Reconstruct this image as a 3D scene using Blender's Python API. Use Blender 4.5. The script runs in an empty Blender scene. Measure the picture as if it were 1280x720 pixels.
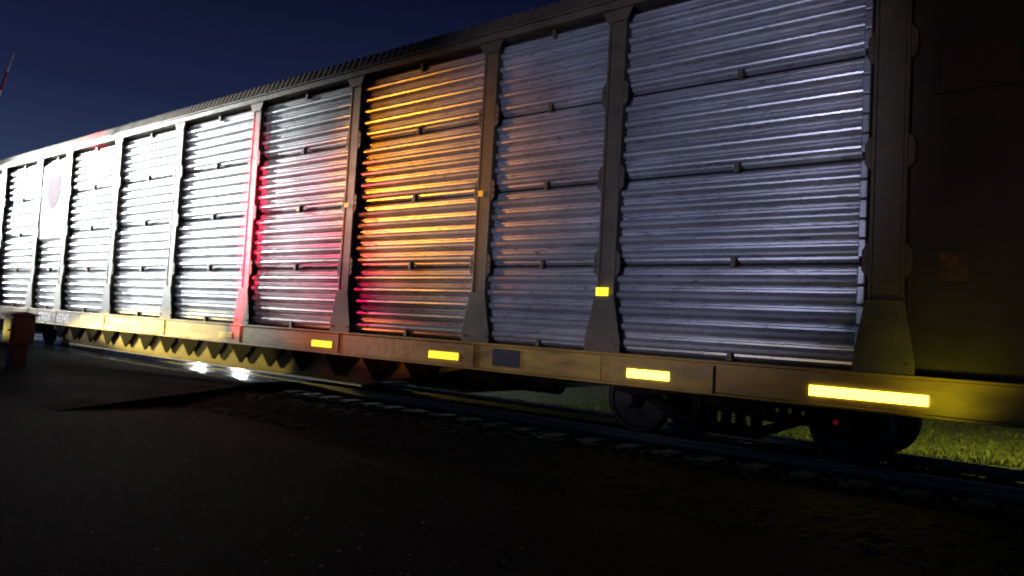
import bpy, bmesh, math, random
from mathutils import Vector, Matrix
random.seed(7)
sc=bpy.context.scene
sc.view_settings.view_transform='Standard'
try: sc.view_settings.look='None'
except Exception: pass
sc.view_settings.exposure=0

# ---------------------------------------------------------------- materials
def mat(name, col, rough=.6, metal=0., emit=None, estr=0., noise=0., nscale=(3,3,3), bump=0., bscale=(20,20,20), rvar=0., col2=None, spec=.5):
    m=bpy.data.materials.new(name); m.use_nodes=True
    n=m.node_tree.nodes; l=m.node_tree.links; b=n['Principled BSDF']
    b.inputs['Roughness'].default_value=rough; b.inputs['Metallic'].default_value=metal
    b.inputs['Base Color'].default_value=(*col,1)
    b.inputs['Specular IOR Level'].default_value=spec
    tc=n.new('ShaderNodeTexCoord')
    if noise>0 or col2:
        mp=n.new('ShaderNodeMapping'); mp.inputs['Scale'].default_value=nscale
        l.new(tc.outputs['Object'],mp.inputs['Vector'])
        no=n.new('ShaderNodeTexNoise'); no.inputs['Scale'].default_value=1; no.inputs['Detail'].default_value=6
        no.inputs['Roughness'].default_value=.65
        l.new(mp.outputs[0],no.inputs['Vector'])
        cr=n.new('ShaderNodeValToRGB'); cr.color_ramp.elements[0].position=.35; cr.color_ramp.elements[1].position=.68
        c2=col2 or tuple(c*(1-noise) for c in col)
        cr.color_ramp.elements[0].color=(*c2,1); cr.color_ramp.elements[1].color=(*col,1)
        l.new(no.outputs['Fac'],cr.inputs[0]); l.new(cr.outputs[0],b.inputs['Base Color'])
        if rvar>0:
            mr=n.new('ShaderNodeMapRange'); mr.inputs[3].default_value=max(.03,rough-rvar); mr.inputs[4].default_value=min(1,rough+rvar)
            mr.inputs[1].default_value=.3; mr.inputs[2].default_value=.7
            l.new(no.outputs['Fac'],mr.inputs[0]); l.new(mr.outputs[0],b.inputs['Roughness'])
    if bump>0:
        mp2=n.new('ShaderNodeMapping'); mp2.inputs['Scale'].default_value=bscale
        l.new(tc.outputs['Object'],mp2.inputs['Vector'])
        nb=n.new('ShaderNodeTexNoise'); nb.inputs['Scale'].default_value=1; nb.inputs['Detail'].default_value=4
        l.new(mp2.outputs[0],nb.inputs['Vector'])
        bp=n.new('ShaderNodeBump'); bp.inputs['Strength'].default_value=bump; bp.inputs['Distance'].default_value=.02
        l.new(nb.outputs['Fac'],bp.inputs['Height']); l.new(bp.outputs[0],b.inputs['Normal'])
    if emit:
        b.inputs['Emission Color'].default_value=(*emit,1); b.inputs['Emission Strength'].default_value=estr
    return m

def galv():
    m=bpy.data.materials.new('galvanised_panel'); m.use_nodes=True
    n=m.node_tree.nodes; l=m.node_tree.links; b=n['Principled BSDF']
    b.inputs['Metallic'].default_value=.60
    tc=n.new('ShaderNodeTexCoord'); oi=n.new('ShaderNodeObjectInfo')
    def N(scale,det=5,rough=.6):
        mp=n.new('ShaderNodeMapping'); mp.inputs['Scale'].default_value=scale
        l.new(tc.outputs['Object'],mp.inputs['Vector'])
        t=n.new('ShaderNodeTexNoise'); t.inputs['Scale'].default_value=1; t.inputs['Detail'].default_value=det; t.inputs['Roughness'].default_value=rough
        l.new(mp.outputs[0],t.inputs['Vector']); return t
    a=N((.5,.5,9)); d=N((7.0,7,48),2,.5); g=N((.8,.8,.9),4,.6); dent=N((.5,.5,1.2),1,.3)
    cr=n.new('ShaderNodeValToRGB'); e=cr.color_ramp.elements
    e[0].position=.3; e[0].color=(.50,.51,.53,1); e[1].position=.7; e[1].color=(.68,.69,.71,1)
    l.new(a.outputs['Fac'],cr.inputs[0])
    dr=n.new('ShaderNodeValToRGB'); e=dr.color_ramp.elements
    e[0].position=.32; e[0].color=(.50,.50,.54,1); e[1].position=.39; e[1].color=(1,1,1,1)
    l.new(d.outputs['Fac'],dr.inputs[0])
    gr=n.new('ShaderNodeValToRGB'); e=gr.color_ramp.elements
    e[0].position=.35; e[0].color=(.74,.73,.72,1); e[1].position=.62; e[1].color=(1,1,1,1)
    l.new(g.outputs['Fac'],gr.inputs[0])
    def mul(x,y):
        mx=n.new('ShaderNodeMix'); mx.data_type='RGBA'; mx.blend_type='MULTIPLY'; mx.inputs[0].default_value=1
        l.new(x,mx.inputs[6]); l.new(y,mx.inputs[7]); return mx.outputs[2]
    c=mul(mul(cr.outputs[0],dr.outputs[0]),gr.outputs[0])
    rr=n.new('ShaderNodeMapRange'); rr.inputs[3].default_value=.85; rr.inputs[4].default_value=1.1
    l.new(oi.outputs['Random'],rr.inputs[0])
    cc=n.new('ShaderNodeVectorMath'); cc.operation='SCALE'; l.new(c,cc.inputs[0]); l.new(rr.outputs[0],cc.inputs['Scale'])
    l.new(cc.outputs[0],b.inputs['Base Color'])
    r=n.new('ShaderNodeMapRange'); r.inputs[1].default_value=.3; r.inputs[2].default_value=.7; r.inputs[3].default_value=.27; r.inputs[4].default_value=.38
    l.new(a.outputs['Fac'],r.inputs[0]); l.new(r.outputs[0],b.inputs['Roughness'])
    bp=n.new('ShaderNodeBump'); bp.inputs['Strength'].default_value=.10; bp.inputs['Distance'].default_value=.05
    l.new(dent.outputs['Fac'],bp.inputs['Height'])
    l.new(bp.outputs[0],b.inputs['Normal'])
    return m
M_galv=galv()
M_post=mat('weathered_olive_paint',(.14,.105,.06),.55,0,noise=.45,nscale=(2.5,2.5,5),bump=.2,bscale=(8,8,8),rvar=.1)
M_end=mat('end_section_brown_paint',(.060,.038,.020),.6,0,noise=.6,nscale=(1.5,1.5,3),bump=.2,bscale=(5,5,5),rvar=.1)
M_sill=mat('sill_yellow_paint',(.52,.30,.045),.5,0,noise=.6,nscale=(1.4,3,7),bump=.25,bscale=(10,10,10),rvar=.1,col2=(.24,.135,.03))
M_roof=mat('roof_steel_dull',(.17,.13,.09),.6,.2,noise=.5,nscale=(2,2,2),bump=.2)
M_dark=mat('dark_interior',(.015,.015,.017),.8)
M_under=mat('underframe_grime',(.016,.013,.010),.85,0,noise=.5,nscale=(5,5,5),bump=.3,spec=.15)
M_csill=mat('girder_yellow_paint',(.50,.36,.09),.6,0,noise=.5,nscale=(1,3,4))
M_wheel=mat('wheel_steel',(.05,.042,.034),.65,.1,noise=.5,nscale=(8,8,8),spec=.3)
M_tread=mat('wheel_tread_steel',(.20,.19,.18),.4,1)
M_refl=mat('yellow_tape_glow',(.8,.7,.05),.4,emit=(1,.86,.03),estr=1.6)  # emission stands in for light thrown back by the tape
M_refl_hot=mat('yellow_tape_glow_strong',(.8,.7,.05),.4,emit=(1,.93,.09),estr=5)  # same tape, stronger emission for the brightest returned light
M_refl_dim=mat('yellow_tape_glow_faint',(.8,.6,.05),.4,emit=(1,.72,.02),estr=.04)  # same tape, faint emission in place of weak returned light
M_refl_or=mat('amber_reflector_glow',(.8,.4,.05),.4,emit=(1,.5,.02),estr=.35)  # unpowered reflector; its returned light is imitated by emission
M_orange_glow=mat('painted_orange_glow',(.16,.065,.015),.6,noise=.8,nscale=(14,14,14))  # glow of orange light put into the colour
M_white=mat('white_paint',(.8,.8,.8),.6,0,noise=.15,nscale=(4,4,4))
M_board=mat('logo_board_grey',(.42,.43,.46),.6,0,noise=.3,nscale=(3,3,3))
M_logo=mat('shield_dark_red',(.06,.02,.045),.8,noise=.2,spec=.1)
M_navy=mat('stencil_panel_dark',(.015,.018,.05),.5,noise=.2)
M_placard=mat('placard_brown',(.06,.022,.016),.5,noise=.4)
M_rail=mat('rail_steel',(.20,.19,.18),.38,1,noise=.3,nscale=(1,20,20))
M_tie=mat('creosote_tie',(.02,.016,.014),.8,noise=.5,nscale=(4,20,20),bump=.5)
M_ballast=mat('ballast_stone',(.055,.052,.048),.85,noise=.6,nscale=(22,22,22),bump=1,bscale=(45,45,45),spec=.15)
M_ground=mat('dark_ground',(.018,.017,.017),.85,noise=.6,nscale=(1.2,1.2,1.2),bump=.6,bscale=(25,25,25),spec=.10)
M_road=mat('dark_asphalt_road',(.012,.012,.014),.85,noise=.4,nscale=(.8,.8,.8),bump=.5,bscale=(24,24,24),rvar=.1,spec=.06)
M_conc=mat('wet_crossing_concrete',(.13,.13,.128),.22,noise=.5,nscale=(1.5,1.5,1.5),bump=.14,bscale=(5,5,5),rvar=.09)
M_stone=mat('loose_stone',(.10,.10,.11),.4,noise=.5,nscale=(9,9,9))
M_grass=mat('grass_blades',(.10,.11,.03),.6,noise=.5,nscale=(2,2,2))
M_turf=mat('turf_soil',(.085,.085,.03),.9,noise=.6,nscale=(2,2,2),bump=1,bscale=(20,20,20))
M_red=mat('red_signal_lens',(.6,.02,.02),.3,emit=(1,.02,.03),estr=12)
M_lamp=mat('lamp_lens',(.9,.9,.9),.3,emit=(.85,.93,1),estr=60)
M_pole=mat('galvanised_pole',(.3,.3,.3),.5,.6,noise=.3)
M_cab=mat('cabinet_brown',(.06,.028,.022),.6,noise=.5,nscale=(3,3,3),bump=.2)
M_redpaint=mat('red_paint',(.5,.03,.03),.5,noise=.2)
M_blk=mat('black_paint',(.02,.02,.02),.5,noise=.2)

# ---------------------------------------------------------------- helpers
def parent_empty(name,loc=(0,0,0)):
    e=bpy.data.objects.new(name,None); e.location=loc; sc.collection.objects.link(e); e.empty_display_size=.3; return e
def obj(name,verts,faces,m,parent=None,smooth=False):
    me=bpy.data.meshes.new(name); me.from_pydata(verts,[],faces); me.update()
    bm=bmesh.new(); bm.from_mesh(me); bmesh.ops.recalc_face_normals(bm,faces=bm.faces); bm.to_mesh(me); bm.free()
    o=bpy.data.objects.new(name,me); sc.collection.objects.link(o); me.materials.append(m)
    if smooth:
        for p in me.polygons: p.use_smooth=True
    if parent:
        o.parent=parent; o.matrix_parent_inverse=Matrix.Translation(-Vector(parent.location))
    return o
class MB:
    def __init__(s): s.v=[]; s.f=[]
    def box(s,x0,x1,y0,y1,z0,z1):
        b=len(s.v); s.v+=[(x0,y0,z0),(x1,y0,z0),(x1,y1,z0),(x0,y1,z0),(x0,y0,z1),(x1,y0,z1),(x1,y1,z1),(x0,y1,z1)]
        s.f+=[tuple(b+i for i in q) for q in [(0,3,2,1),(4,5,6,7),(0,1,5,4),(1,2,6,5),(2,3,7,6),(3,0,4,7)]]
    def prism_xz(s,pts,y0,y1):
        b=len(s.v); k=len(pts)
        s.v+=[(p[0],y0,p[1]) for p in pts]+[(p[0],y1,p[1]) for p in pts]
        s.f.append(tuple(b+i for i in range(k))); s.f.append(tuple(b+k+i for i in reversed(range(k))))
        for i in range(k):
            j=(i+1)%k; s.f.append((b+i,b+k+i,b+k+j,b+j))
    def prism_yz(s,pts,x0,x1):
        b=len(s.v); k=len(pts)
        s.v+=[(x0,p[0],p[1]) for p in pts]+[(x1,p[0],p[1]) for p in pts]
        s.f.append(tuple(b+i for i in range(k))); s.f.append(tuple(b+k+i for i in reversed(range(k))))
        for i in range(k):
            j=(i+1)%k; s.f.append((b+i,b+k+i,b+k+j,b+j))
    def tube(s,p0,p1,r0,r1=None,n=14):
        r1=r0 if r1 is None else r1
        p0=Vector(p0);p1=Vector(p1); d=(p1-p0).normalized(); a=d.orthogonal().normalized(); c=d.cross(a)
        b=len(s.v)
        for p,r in ((p0,r0),(p1,r1)):
            for i in range(n):
                t=2*math.pi*i/n; s.v.append(tuple(p+a*math.cos(t)*r+c*math.sin(t)*r))
        for i in range(n):
            j=(i+1)%n; s.f.append((b+i,b+j,b+n+j,b+n+i))
        s.f.append(tuple(b+i for i in reversed(range(n)))); s.f.append(tuple(b+n+i for i in range(n)))
    def lathe_y(s,cx,cz,prof,n=40,caps=True):
        b=len(s.v); k=len(prof)
        for (r,y) in prof:
            for i in range(n):
                t=2*math.pi*i/n; s.v.append((cx+math.cos(t)*r,y,cz+math.sin(t)*r))
        for q in range(k-1):
            for i in range(n):
                j=(i+1)%n; s.f.append((b+q*n+i,b+q*n+j,b+(q+1)*n+j,b+(q+1)*n+i))
        if caps:
            s.f.append(tuple(b+i for i in range(n))); s.f.append(tuple(b+(k-1)*n+i for i in reversed(range(n))))
    def make(s,name,m,parent=None,smooth=False,bevel=0):
        o=obj(name,s.v,s.f,m,parent,smooth)
        if bevel:
            md=o.modifiers.new('bev','BEVEL'); md.width=bevel; md.segments=2; md.limit_method='ANGLE'
        return o

# ---------------------------------------------------------------- camera
D=7.7; H=1.6; F=924.
d=Vector((-1144,16,-924)).normalized()
a=.056; u=Vector((a,1,(16-1144*a)/924)).normalized()
X=-d; Z=u; Y=Z.cross(X)
R=Matrix((X,Y,Z))
cam_d=bpy.data.cameras.new('camera'); cam=bpy.data.objects.new('camera',cam_d); sc.collection.objects.link(cam)
cam.matrix_world=Matrix.Translation((0,-D,H))@R.to_4x4()
cam_d.sensor_width=36; cam_d.lens=F*36/1280; cam_d.clip_end=2000; cam_d.clip_start=.05
cam_d.dof.use_dof=True; cam_d.dof.focus_distance=4.2; cam_d.dof.aperture_fstop=1.9
sc.camera=cam

# ---------------------------------------------------------------- autorack railcar
ZB,ZT=1.385,5.56; TH=(ZT-ZB)/4
posts=[-1.62,-4.75,-6.80,-9.75,-12.68,-15.63,-18.60,-21.55,-23.6,-26.55,-29.4]
XE0,XE1=-29.75,.75
W=3.1
car=parent_empty('autorack_railcar',(-14,W/2,0))

def tier_profile():
    p=[(.05,.0),(.0,.030)]
    z=.055
    nr=5; pitch=(TH-.10)/nr
    for i in range(nr):
        z0=z+i*pitch
        p+=[(.0,z0)]
        for k in range(1,8):
            t=math.pi*k/8
            p.append((-.050*math.sin(t), z0+.048-.048*math.cos(t)))
        p+=[(0,z0+.096)]
        p+=[(0.014,z0+.110),(.014,z0+.130),(-.008,z0+.140),(-.008,z0+.152),(0.014,z0+.164)]
    p+=[(0,TH-.045),(.05,TH-.024)]
    return p
prof=tier_profile()
def panel_bay(x0,x1,side,idx):
    v=[];f=[]
    for t in range(4):
        tb=ZB+t*TH
        off=random.uniform(-.006,.006); tilt=random.uniform(-.005,.005)
        b=len(v); k=len(prof); nx=2
        for ix in range(nx):
            fx=ix/(nx-1); x=x0+(x1-x0)*fx
            for (y,z) in prof:
                yy=y+.075+off+tilt*fx
                v.append((x, yy if side==0 else W-yy, tb+z+tilt*fx))
        for ix in range(nx-1):
            for i in range(k-1):
                f.append((b+ix*k+i,b+ix*k+i+1,b+(ix+1)*k+i+1,b+(ix+1)*k+i))
    o=obj('side_panel_%d_%d'%(side,idx),v,f,M_galv,car)
    return o
for side in (0,1):
    for i in range(len(posts)-1):
        xr=posts[i]-(.30 if i==0 else .12); xl=posts[i+1]+.12
        panel_bay(xl,xr,side,i)

b=MB(); b.box(XE0+.06,XE1-.06,.16,W-.16,ZB-.03,ZT+.15); b.make('inner_liner',M_dark,car)

for side in (0,1):
    S=(lambda y:y) if side==0 else (lambda y:W-y)
    pb=MB(); hp=MB(); clips=MB(); bolts=MB()
    for i,x in enumerate(posts):
        w=.125 if 0<i<len(posts)-1 else .16
        cx=x if i else x-.03
        y0,y1=sorted((S(-.045),S(.12)))
        pb.box(cx-w,cx-w+.035,y0,y1,ZB,ZT+.02)
        pb.box(cx+w-.035,cx+w,y0,y1,ZB,ZT+.02)
        ya,yb=sorted((S(-.035),S(.0)))
        pb.box(cx-w+.037,cx+w-.037,ya,yb,ZB,ZT+.02)
        fw=.25 if 0<i<len(posts)-1 else .27
        ya,yb=sorted((S(-.065),S(-.048)))
        hp.prism_xz([(cx-fw,ZB-.03),(cx+fw,ZB-.03),(cx+fw,ZB+.10),(cx+w+.01,ZB+.66),(cx-w-.01,ZB+.66),(cx-fw,ZB+.10)],ya,yb)
        hp.prism_xz([(cx-w-.01,ZT-.14),(cx+w+.01,ZT-.14),(cx+w+.09,ZT+.015),(cx-w-.09,ZT+.015)],ya,yb)
        for t in (1,2,3):
            zz=ZB+t*TH; e=w+.06
            for sg in (-1,1):
                hp.prism_xz([(cx+sg*(w+.001),zz-.17),(cx+sg*e,zz-.10),(cx+sg*e,zz+.10),(cx+sg*(w+.001),zz+.17)],*sorted((S(-.04),S(-.015))))
                bolts.tube((cx+sg*(w+.028),S(-.041),zz+.04),(cx+sg*(w+.028),S(-.055),zz+.04),.014,n=6)
                bolts.tube((cx+sg*(w+.028),S(-.041),zz-.04),(cx+sg*(w+.028),S(-.055),zz-.04),.014,n=6)
        for bx in (-fw+.06,fw-.06):
            bolts.tube((cx+bx,S(-.066),ZB+.06),(cx+bx,S(-.078),ZB+.06),.016,n=6)
    for i in range(len(posts)-1):
        xm=(posts[i]+posts[i+1])/2
        for t in (0,1,2,3,4):
            zz=ZB+t*TH
            if t==4: zz-=.05
            if t==0: zz+=.03
            ya,yb=sorted((S(.015),S(.09)))
            clips.box(xm-.028,xm+.028,ya,yb,zz-.055,zz+.055)
    pb.make('side_posts_%d'%side,M_post,car,bevel=.006)
    hp.make('post_gussets_%d'%side,M_post,car,bevel=.004)
    clips.make('panel_clips_%d'%side,M_post,car,bevel=.005)
    bolts.make('bolts_%d'%side,M_post,car)
    e=MB(); ya,yb=sorted((S(.0),S(.09)))
    for t in range(4):
        for q in range(5):
            z0=ZB+t*TH+.03+q*.195
            e.box(posts[0]-.298,posts[0]-.225,ya,yb,z0,z0+.185)
    e.make('edge_channel_%d'%side,M_galv,car,bevel=.012)
    w=MB(); ya,yb=sorted((S(.03),S(.10)))
    w.box(posts[0]+.135,XE1,ya,yb,ZB,ZT); w.box(XE0,posts[-1]-.165,ya,yb,ZB,ZT)
    ya,yb=sorted((S(-.02),S(.028)))
    for xx in (-.50,.2,.66): w.box(xx-.04,xx+.04,ya,yb,ZB,ZT)
    w.make('end_section_wall_%d'%side,M_end,car,bevel=.008)
    c=MB()
    ya,yb=sorted((S(-.085),S(.15))); c.box(XE0,XE1,ya,yb,ZT+.022,ZT+.12)
    ya,yb=sorted((S(-.11),S(-.02))); c.box(XE0,XE1,ya,yb,ZT+.122,ZT+.15)
    c.make('top_chord_%d'%side,M_post,car,bevel=.008)
    s=MB()
    ya,yb=sorted((S(-.06),S(-.03))); s.box(XE0,XE1,ya,yb,1.01,1.325)
    ya,yb=sorted((S(-.08),S(.14))); s.box(XE0,XE1,ya,yb,1.327,1.355)
    ya,yb=sorted((S(-.08),S(.14))); s.box(XE0,XE1,ya,yb,.98,1.008)
    s.make('side_sill_%d'%side,M_sill,car,bevel=.006)
    st=MB(); ya,yb=sorted((S(-.075),S(-.062)))
    for x in posts[1:-1]:
        st.box(x-.012,x+.012,ya,yb,1.012,1.322)
    ya,yb=sorted((S(-.12),S(-.082))); st.box(-3.62,-3.30,ya,yb,1.0,1.30)
    st.make('sill_stiffeners_%d'%side,M_sill,car)

v=[];f=[]
pts=[(-.10,ZT+.152),(-.02,ZT+.34),(.35,ZT+.48),(W/2,ZT+.58),(W-.35,ZT+.48),(W+.02,ZT+.34),(W+.10,ZT+.152)]
xs=[];x=XE0
while x<XE1:
    xs+=[(x,0),(x+.055,0),(x+.075,.011),(x+.13,.011),(x+.15,0)]; x+=.16
k=len(pts)
for (x,h) in xs:
    for j,(y,z) in enumerate(pts):
        nx=-h if j<2 else (h if j>4 else 0)
        v.append((x,y+nx,z+h*(0 if j in(0,6) else 1)))
for i in range(len(xs)-1):
    for j in range(k-1):
        f.append((i*k+j,i*k+j+1,(i+1)*k+j+1,(i+1)*k+j))
obj('roof_sheet',v,f,M_roof,car)
for nm,xe,sg in (('end_door_a',XE1,1),('end_door_b',XE0,-1)):
    e=MB()
    x0,x1=sorted((xe,xe-sg*.06)); e.box(x0,x1,.11,W-.11,ZB,ZT+.35)
    for yy in (.35,.95,1.55,2.15,2.75):
        x0,x1=sorted((xe+sg*.002,xe+sg*.05)); e.box(x0,x1,yy-.04,yy+.04,ZB+.02,ZT+.3)
    e.make(nm,M_end,car,bevel=.005)
p=MB(); p.box(-1.25,-.62,.006,.028,4.02,4.42); p.make('placard',M_placard,car,bevel=.004)
p=MB()
for (x0,x1,z0,z1) in [(-1.29,-.58,4.42,4.45),(-1.29,-.58,3.99,4.02),(-1.29,-1.25,4.021,4.419),(-.62,-.58,4.021,4.419)]:
    p.box(x0,x1,-.008,.027,z0,z1)
p.make('placard_frame',M_end,car)
p=MB(); p.box(-1.22,-.98,.02,.028,2.24,2.50); p.make('end_wall_glow_patch',M_orange_glow,car)  # orange glow on the end wall, painted as a patch

x0,x1=posts[8]+.15,posts[7]-.15
p=MB(); p.box(x0,x1,-.01,.03,3.30,5.35); p.make('logo_board',M_board,car,bevel=.01)
xm=(x0+x1)/2; hw=(x1-x0)*.27
sh=[(-1,1),(-.55,1.12),(0,1),(.55,1.12),(1,1),(1.02,.1),(.8,-.55),(0,-1.1),(-.8,-.55),(-1.02,.1)]
p=MB(); p.prism_xz([(xm+q[0]*hw,4.55+q[1]*.44) for q in sh],-.02,-.012); p.make('shield_emblem',M_logo,car)

def text(s,x,z,h,m,name):
    cu=bpy.data.curves.new(name,'FONT'); cu.body=s; cu.size=h; cu.space_character=1.12; cu.offset=.008
    o=bpy.data.objects.new(name,cu); sc.collection.objects.link(o)
    o.rotation_euler=(math.pi/2,0,0); o.location=(x,-.0645,z); cu.materials.append(m)
    bpy.context.view_layer.update()
    me=bpy.data.meshes.new_from_object(o); mw=o.matrix_world.copy(); bpy.data.objects.remove(o)
    me.transform(mw); o2=bpy.data.objects.new(name,me); sc.collection.objects.link(o2)
    o2.parent=car; o2.matrix_parent_inverse=Matrix.Translation(-Vector(car.location))
text('TTGX  965345',-22.75,1.06,.30,M_white,'reporting_marks')
text('LD LMT',-17.9,1.10,.13,M_white,'load_stencil')
p=MB(); p.box(-23.0,-20.0,-.063,-.0605,1.02,1.31); p.make('reporting_mark_panel',mat('reporting_panel_brown',(.10,.045,.02),.6,noise=.4),car)
p=MB(); p.box(-6.45,-5.98,-.068,-.0605,1.06,1.29); p.make('stencil_panel',M_navy,car)

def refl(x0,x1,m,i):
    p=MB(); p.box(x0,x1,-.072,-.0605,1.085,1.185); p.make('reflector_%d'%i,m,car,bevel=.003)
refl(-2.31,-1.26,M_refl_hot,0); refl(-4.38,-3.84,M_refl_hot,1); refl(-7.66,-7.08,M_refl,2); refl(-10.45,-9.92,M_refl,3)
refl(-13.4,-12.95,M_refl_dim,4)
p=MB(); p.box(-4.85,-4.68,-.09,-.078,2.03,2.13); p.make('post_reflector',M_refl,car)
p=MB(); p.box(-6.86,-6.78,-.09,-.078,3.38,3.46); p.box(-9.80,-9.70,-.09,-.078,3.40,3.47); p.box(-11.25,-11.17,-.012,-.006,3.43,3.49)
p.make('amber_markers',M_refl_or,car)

# underframe
cs=MB()
cs.prism_xz([(XE0+.5,1.30),(XE0+.5,.95),(-24,.95),(-21.5,.55),(-7.8,.55),(-5.6,.95),(XE1-.4,.95),(XE1-.4,1.30)],W/2-.35,W/2+.35)
cs.make('centre_sill',M_under,car,bevel=.01)
fl=MB(); fl.box(XE0+.1,XE1-.1,.15,W-.15,1.305,1.353); fl.make('floor_deck',M_under,car)
gd=MB()
gd.prism_xz([(-23.2,1.29),(-23.2,.93),(-21.6,.50),(-9.6,.50),(-7.4,.93),(-7.4,1.29)],.40,.44)
gd.box(-21.6,-9.6,.34,.52,.47,.498)
gd.make('fishbelly_girder',M_csill,car)
tr=MB()
x=-22.6
while x<-7.8:   # toothed bracing: solid dark triangular gussets hanging under the sill
    tr.prism_xz([(x,.972),(x+.80,.972),(x+.72,.86),(x+.42,.60),(x+.36,.60),(x+.10,.86)],.30,.33)
    x+=1.0
tr.make('triangular_bracing',M_under,car)
mi=MB()
mi.tube((-6.9,.9,.85),(-6.0,.9,.85),.17,n=20); mi.tube((-7.2,.35,.82),(-6.5,.35,.82),.12,n=18)
mi.tube((-7.5,.45,.9),(-5.6,.45,.9),.025,n=8)
mi.box(-6.9,-6.5,.4,.8,.7,.97)
mi.make('brake_equipment',M_under,car,smooth=False)
ld=MB()
for xx in (.35,.68): ld.box(xx-.015,xx+.015,-.10,-.085,.55,2.6)
for zz in (.58,.9,1.42,1.75,2.08,2.41): ld.tube((.35,-.12,zz),(.68,-.12,zz),.012,n=8)
ld.make('end_ladder',M_post,car)
cp=MB(); cp.box(XE1-.4,XE1+.5,W/2-.12,W/2+.12,.78,1.02); cp.box(XE1+.5,XE1+.72,W/2-.2,W/2+.2,.72,1.06)
cp.box(XE0-.5,XE0+.4,W/2-.12,W/2+.12,.78,1.02); cp.make('couplers',M_under,car,bevel=.03)

RT=.34; WR=.42
def truck(c,i):
    wb=1.28
    m=MB(); tr_=MB()
    for s in (-1,1):
        cx=c+s*wb
        for (ya,yd) in ((.83,-1),(2.27,1)):
            m.lathe_y(cx,RT+WR,[(.10,ya+yd*.09),(.11,ya+yd*.05),(.26,ya+yd*.01),(.345,ya+yd*.02),(.36,ya+yd*.055),(WR-.012,ya+yd*.06),(WR-.012,ya+yd*.061),(WR-.014,ya-yd*.07),(.1,ya-yd*.07)])
            tr_.lathe_y(cx,RT+WR,[(WR-.010,ya+yd*.062),(WR,ya+yd*.058),(WR+.002,ya-yd*.04),(WR+.026,ya-yd*.05),(WR+.02,ya-yd*.075),(WR-.012,ya-yd*.076)],caps=False)
        m.tube((cx,.6,RT+WR),(cx,2.5,RT+WR),.085,n=16)
        for yy in (.60,2.50):
            sg=-1 if yy<1.5 else 1
            m.tube((cx,yy,RT+WR),(cx,yy+sg*.10,RT+WR),.11,.09,n=18)
    m.make('truck_wheels_%d'%i,M_wheel,car); tr_.make('truck_treads_%d'%i,M_tread,car,smooth=True)
    sf=MB()
    for ya in (.52,2.46):
        z=RT+WR
        top=[(c-wb-.2,z+.10),(c-wb-.2,z+.20),(c-wb+.3,z+.22),(c-.5,z+.30),(c+.5,z+.30),(c+wb-.3,z+.22),(c+wb+.2,z+.20),(c+wb+.2,z+.10),(c+wb-.25,z+.08),(c+.5,z+.16),(c-.5,z+.16),(c-wb+.25,z+.08)]
        sf.prism_xz(top,ya,ya+.12)
        for s in (-1,1):
            q=[(c+s*(wb-.28),z+.09),(c+s*(wb-.14),z+.075),(c+s*.42,z-.24),(c+s*.36,z-.13)]
            sf.prism_xz(q,ya+.005,ya+.115)
            sf.box(*sorted((c+s*.30,c+s*.41)),ya+.01,ya+.11,z-.12,z+.158)
        sf.box(c-.42,c+.42,ya,ya+.12,z-.26,z-.13)
        for xx in (-.17,0,.17):
            for q in range(6):
                sf.tube((c+xx,ya+.06,z-.125+q*.034),(c+xx,ya+.06,z-.107+q*.034),.072,n=14)
                sf.tube((c+xx,ya+.06,z-.107+q*.034),(c+xx,ya+.06,z-.091+q*.034),.05,n=12)
        sf.box(c-.27,c+.27,ya+.01,ya+.13,z+.085,z+.155)
    sf.box(c-.2,c+.2,.55,2.55,RT+WR+.0,RT+WR+.2)
    sf.make('truck_side_frames_%d'%i,M_under,car,bevel=.012)
truck(-3.42,0); truck(-25.7,1)
rl=MB(); rl.tube((-2.18,.44,.80),(-2.18,.40,.80),.025,n=16); rl.make('truck_red_marker',mat('red_marker',(.2,.02,.02),.4,emit=(1,.03,.02),estr=.06),car)

# ---------------------------------------------------------------- ground, track
g=obj('ground',[(-400,-400,0),(400,-400,0),(400,400,0),(-400,400,0)],[(0,1,2,3)],M_ground)
obj('grass_verge_soil',[(-11.5,4.3,.008),(60,4.3,.008),(60,90,.008),(-11.5,90,.008)],[(0,1,2,3)],M_turf)
obj('road',[(-32,-60,.012),(-12.6,-60,.012),(-12.6,120,.012),(-32,120,.012)],[(0,1,2,3)],M_road)
v=[];f=[]
pr=[(-.15,.320),(.755,.325)]; pr2=[(.93,.325),(2.17,.325)]; pr3=[(2.345,.325),(4.0,.32),(7.5,.30)]
for P in (pr,pr2,pr3):
    for (xa,xb) in [(-31.5+2.43*i,-31.5+2.43*(i+1)-.03) for i in range(8)]:
        b=len(v)
        for (y,z) in P: v+=[(xa,y,z),(xb,y,z)]
        for i in range(len(P)-1):
            f.append((b+2*i,b+2*i+1,b+2*i+3,b+2*i+2))
obj('crossing_deck',v,f,M_conc)
def ballast(xa,xb,name):
    res=.06; nx=int((xb-xa)/res); ny=101; ys=[-1.5+i*.0605 for i in range(ny)]
    v=[];f=[];k=ny
    for i in range(nx+1):
        for y in ys:
            e=min(1,max(0,(y+1.5)/1.0)); e2=min(1,max(0,(4.55-y)/1.0))
            h=.19*min(e,e2)
            v.append((xa+i*res+random.uniform(-.02,.02),y+random.uniform(-.02,.02),h-.01+random.uniform(0,.035)*(1 if h>.01 else .3)))
    for i in range(nx):
        for j in range(k-1): f.append((i*k+j,i*k+j+1,(i+1)*k+j+1,(i+1)*k+j))
    return obj(name,v,f,M_ballast)
ballast(-12.0,6,'ballast_bed')
b=MB(); b.prism_yz([(-3.6,-.02),(-.17,.312),(-.14,.27),(7.5,.27),(10.5,-.02)],-31.6,-11.9); b.make('crossing_ramp',M_road)
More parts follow.
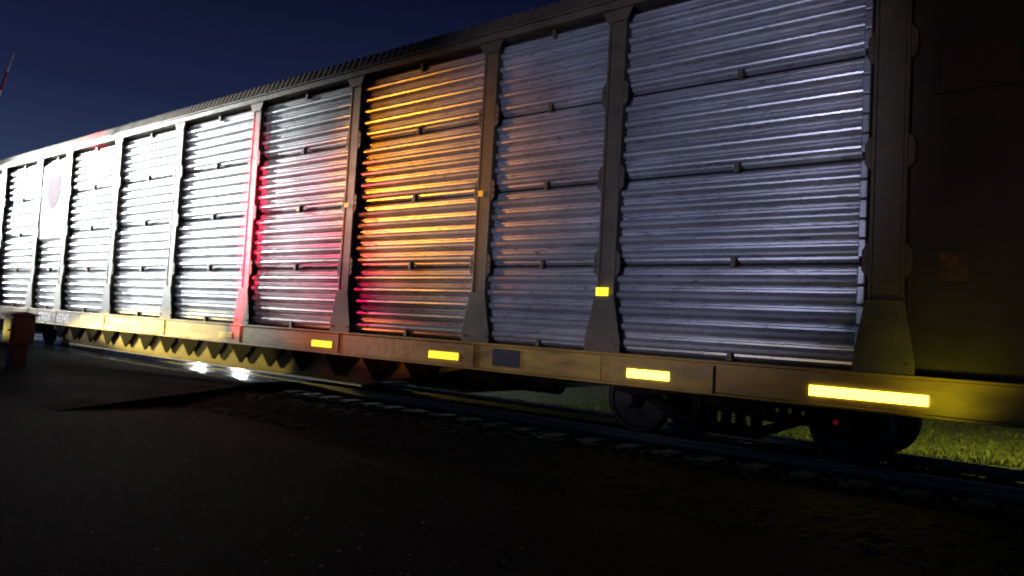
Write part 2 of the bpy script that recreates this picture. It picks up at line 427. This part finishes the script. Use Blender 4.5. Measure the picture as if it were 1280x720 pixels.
b=MB(); b.prism_yz([(-1.3,-.02),(-.4,.18),(3.5,.18),(4.4,-.02)],-120,-31.7); b.prism_yz([(-1.3,-.02),(-.4,.18),(3.5,.18),(4.4,-.02)],6.05,80); b.make('track_bed',M_ballast)
trk=parent_empty('railroad_track',(0,1.55,0))
t=MB(); x=-11.6
while x<14: t.box(x,x+.23,.25,2.85,.10,.215); x+=.53
t.make('ties',M_tie,trk,bevel=.01)
r=MB()
for yc in (.84,2.26):
    r.prism_yz([(yc-.07,.216),(yc+.07,.216),(yc+.07,.225),(yc+.012,.24),(yc+.012,.30),(yc+.036,.31),(yc+.036,.336),(yc+.03,.34),(yc-.03,.34),(yc-.036,.336),(yc-.036,.31),(yc-.012,.30),(yc-.012,.24),(yc-.07,.225)],-120,80)
r.make('rails',M_rail,trk)

s=MB()
for i in range(1500):
    x=random.uniform(-16,4); y=random.uniform(-7,-1.2)
    q=random.uniform(.006,.018)*(1.5 if random.random()<.05 else 1)
    b=len(s.v); z=.0
    ring=[(x+q*math.cos(t)*random.uniform(.7,1.2),y+q*math.sin(t)*random.uniform(.7,1.2),z+q*.2) for t in [k*1.2566 for k in range(5)]]
    s.v+=ring+[(x+random.uniform(-.3,.3)*q,y,z+q*random.uniform(.6,1.1)),(x,y,z-.01)]
    for k in range(5):
        j=(k+1)%5; s.f+=[(b+k,b+j,b+5),(b+j,b+k,b+6)]
s.make('gravel_stones',M_stone)
s=MB()
for i in range(22000):
    x=random.uniform(-9,1.5); y=3.1+random.random()**1.4*14
    cl=.5+.5*math.sin(x*2.1+math.sin(y*1.3)*2)*math.cos(y*1.7)
    if random.random()>.35+.65*cl: continue
    h=random.uniform(.03,.09)*(.5+cl); t=random.uniform(0,6.28); w=.008+.001*y
    z0=.17*min(1,max(0,4.5-y))+.005
    dx,dy=math.cos(t)*w,math.sin(t)*w; lx,ly=random.uniform(-.07,.07),random.uniform(-.07,.07)
    b=len(s.v); s.v+=[(x-dx,y-dy,z0),(x+dx,y+dy,z0),(x+lx,y+ly,z0+h)]; s.f.append((b,b+1,b+2))
s.make('grass',M_grass)

# ---------------------------------------------------------------- relay cabinet in front of train
cab=parent_empty('signal_relay_cabinet',(-18.3,-1.9,0))
c=MB(); c.box(-18.56,-18.04,-2.12,-1.68,.62,1.24); c.make('box',M_cab,cab,bevel=.02)
c=MB(); c.prism_yz([(-2.17,1.242),(-1.63,1.242),(-1.63,1.275),(-1.9,1.33),(-2.17,1.275)],-18.61,-17.99); c.make('lid',M_cab,cab,bevel=.008)
c=MB(); c.box(-18.46,-18.14,-2.05,-1.75,.12,.618); c.box(-18.6,-18.0,-2.15,-1.65,0.05,.118); c.make('pedestal',M_cab,cab,bevel=.01)
c=MB(); c.box(-18.52,-18.08,-2.135,-2.122,.67,1.20); c.tube((-18.14,-2.137,.93),(-18.14,-2.17,.93),.02,n=10); c.box(-18.035,-18.02,-2.07,-1.73,.67,1.20)
c.make('door',M_cab,cab,bevel=.004)

gt=parent_empty('crossing_gate',(-24.6,-2.1,0))
c=MB(); c.tube((-24.6,-2.1,0),(-24.6,-2.1,4.6),.065,n=16); c.box(-24.85,-24.35,-2.35,-1.85,0.05,.22); c.make('mast',M_pole,gt)
c=MB(); c.box(-24.85,-24.4,-2.3,-1.95,.95,1.45); c.make('gate_motor',M_cab,gt,bevel=.02)
A=Vector((-24.3,-2.25,1.2)); B=Vector((-22.35,-1.32,8.0))
for i in range(14):
    p0=A.lerp(B,i/14); p1=A.lerp(B,(i+1)/14-.0005)
    c=MB(); c.tube(p0,p1,.055-.002*i,.053-.002*i,n=8); c.make('arm_segment_%d'%i,M_white if i%2 else M_redpaint,gt)
c=MB(); c.tube((-25.2,-2.1,2.75),(-24.0,-2.1,2.75),.03,n=10)
for xx in (-25.15,-24.05):
    c.tube((xx,-2.1,2.75),(xx,-2.22,2.75),.10,.11,n=20); c.tube((xx,-2.19,2.75),(xx,-2.2,2.75),.26,n=28)
c.make('flasher_backs',M_blk,gt)
c=MB()
for xx in (-25.15,-24.05): c.tube((xx,-2.223,2.75),(xx,-2.235,2.75),.10,n=24)
c.make('flasher_lenses',M_red,gt)
c=MB()
for sg in (1,-1):
    dx,dz=.55,.35*sg
    n=Vector((-dz,0,dx)).normalized()*.1
    yo=-2.18 if sg>0 else -2.195
    c.prism_xz([(-24.6-dx-n.x,3.9-dz-n.z),(-24.6+dx-n.x,3.9+dz-n.z),(-24.6+dx+n.x,3.9+dz+n.z),(-24.6-dx+n.x,3.9-dz+n.z)],yo,yo+.01)
c.make('crossbuck',M_white,gt)

def street_lamp(x,y,h,ang,m=M_lamp,arm=2.0):
    e=parent_empty('street_lamp',(x,y,0))
    c=MB(); c.tube((x,y,0),(x,y,h),.11,.06,n=14); c.tube((x,y,0),(x,y,.3),.2,n=14)
    ex,ey=x+math.cos(ang)*arm,y+math.sin(ang)*arm
    c.tube((x,y,h-.1),(ex,ey,h+.25),.04,.03,n=10); c.make('pole',M_pole,e,smooth=False)
    c=MB(); c.box(ex-.35,ex+.35,ey-.16,ey+.16,h+.16,h+.30); c.make('head',M_pole,e,bevel=.04)
    c=MB(); c.box(ex-.28,ex+.28,ey-.14,ey+.14,h-.06,h+.158); c.make('lens',m,e,bevel=.02)
    return (ex,ey,h-.15)
def point(name,loc,col,W_,r=.1):
    l=bpy.data.lights.new(name,'POINT'); l.color=col; l.energy=W_; l.shadow_soft_size=r
    o=bpy.data.objects.new(name,l); o.location=loc; sc.collection.objects.link(o); return o
def spot(name,loc,tgt,col,W_,size,blend=.6,r=.1,wide=1):
    l=bpy.data.lights.new(name,'SPOT'); l.color=col; l.energy=W_; l.shadow_soft_size=r; l.spot_size=math.radians(size); l.spot_blend=blend
    o=bpy.data.objects.new(name,l); o.location=loc; o.rotation_euler=(Vector(tgt)-Vector(loc)).to_track_quat('-Z','Y').to_euler(); o.scale=(wide,1,1); sc.collection.objects.link(o); return o

p=street_lamp(-60,12.2,11.6,-.3,arm=1.6); point('street_lamp_light_far',(p[0],p[1],p[2]-.1),(.85,.93,1),500,.2)
p=street_lamp(-35,-5,8.6,-1.57,arm=1.0); spot('street_lamp_light_near',(-35,-6,8.3),(-21.0,0,5.5),(.95,1,.97),66000,24,.9,.25)
p=street_lamp(-52,-5,7.6,-1.57,arm=1.0); spot('left_bay_fill',(-52,-6,7.3),(-25.8,0,3.9),(.95,1,.98),90000,13,.8,.25)  # lamp post and spot added to brighten the far-left bays
for i,(x,y) in enumerate(((-28.2,9.6),(-30.8,9.2))):  # posts added in place of a vehicle's headlights, for the deck glints
    e=parent_empty('headlight_stand_in',(x,y,0))
    c=MB(); c.tube((x,y,0),(x,y,1.38),.07,n=14); c.tube((x,y,1.60),(x,y,1.66),.12,n=16); c.make('post',M_blk,e)
    c=MB(); c.tube((x,y,1.381),(x,y,1.599),.09,n=16); c.make('lens',M_lamp,e)
    point('headlight_stand_in_light',(x+.25,y-.35,1.55),(.85,.95,1),700,.10)
point('crossing_light',(-17.5,6.0,4.0),(.80,.92,1),900,.15)
spot('red_flasher_light',(-14.2,-4.3,3.5),(-11.2,0,3.0),(1,.010,.10),800,44,.9,.12)
spot('red_flasher_light_b',(-14.4,-5.2,2.6),(-12.80,0,3.2),(1,.008,.05),42000,46,.8,.12,.15)
spot('red_sill_light',(-13.5,-3.6,1.25),(-9.6,0,1.22),(1,.22,.06),230,11,.9,.1,3.4)
spot('red_roof_flare',(-24,-5,4.2),(-20.0,0,6.1),(1,.02,.05),60000,11,.8,.12)  # added spot imitates a red lens flare on the roof edge
spot('red_cabinet_light',(-14.5,-5.2,1.6),(-18.3,-1.9,.95),(1,.03,.05),60,16,.8,.12)
spot('sodium_lamp_light',(-16.5,-7.0,4.9),(-8.5,0,3.8),(1,.34,.012),2900,22,.9,.12)
spot('cool_panel_fill',(-5.2,-15,2.2),(-4.9,0,3.85),(.64,.66,1),2300,28,.6,.2,1.0)  # unseen spot added for the bluish cast on the right-hand panels
spot('warm_sill_fill',(-6.5,-13,1.2),(-5.5,0,1.25),(1,.75,.40),420,5,.9,.1,9.0)  # unseen warm fill added to lift the sill and posts
spot('headlight_white',(-30,-12,2.0),(-21,0,3.4),(.95,.97,1),6500,24,.7,.2,2.0)
spot('headlight_soft',(-15,-18,2.2),(-15.5,0,3.6),(.88,.90,1),2800,24,.6,.2,1.4)
spot('end_wall_fill',(1.5,-10,2.2),(-.6,0,3.7),(1,.62,.40),190,30,.8,.2)  # weak warm fill added to lighten the brown end wall
point('verge_fill',(-.6,5.4,2.6),(.92,1,.10),560,.1)  # lamp added out of sight behind the car to light the grass
spot('reflector_halo_fill',(-1.15,-.62,1.0),(-1.15,0,1.55),(.85,.92,.02),11,110,1,.08)  # added spot imitates the lens halo round the near reflector
spot('yellow_sill_fill',(-25.5,-3.8,.95),(-17.2,.2,.93),(1,.78,.18),5200,8,.9,.06,3.8)  # low yellow spot added to brighten the left sill and girder

sl=bpy.data.lights.new('sun','SUN'); sl.energy=.004; sl.angle=.2; sl.color=(.6,.7,1)
so=bpy.data.objects.new('sun',sl); so.rotation_euler=(math.radians(55),0,math.radians(-30)); sc.collection.objects.link(so)
w=bpy.data.worlds.new('World'); sc.world=w; w.use_nodes=True
n=w.node_tree.nodes; l=w.node_tree.links; bg=n['Background']
tc=n.new('ShaderNodeTexCoord'); sp=n.new('ShaderNodeSeparateXYZ'); l.new(tc.outputs['Generated'],sp.inputs[0])
cr=n.new('ShaderNodeValToRGB'); el=cr.color_ramp.elements
el[0].position=0; el[0].color=(.034,.056,.112,1)
el[1].position=1; el[1].color=(.0006,.001,.004,1)
e=el.new(.14); e.color=(.028,.046,.105,1)
e=el.new(.25); e.color=(.011,.017,.054,1)
e=el.new(.42); e.color=(.0028,.0038,.018,1)
l.new(sp.outputs['Z'],cr.inputs[0]); l.new(cr.outputs[0],bg.inputs['Color']); bg.inputs['Strength'].default_value=1.0
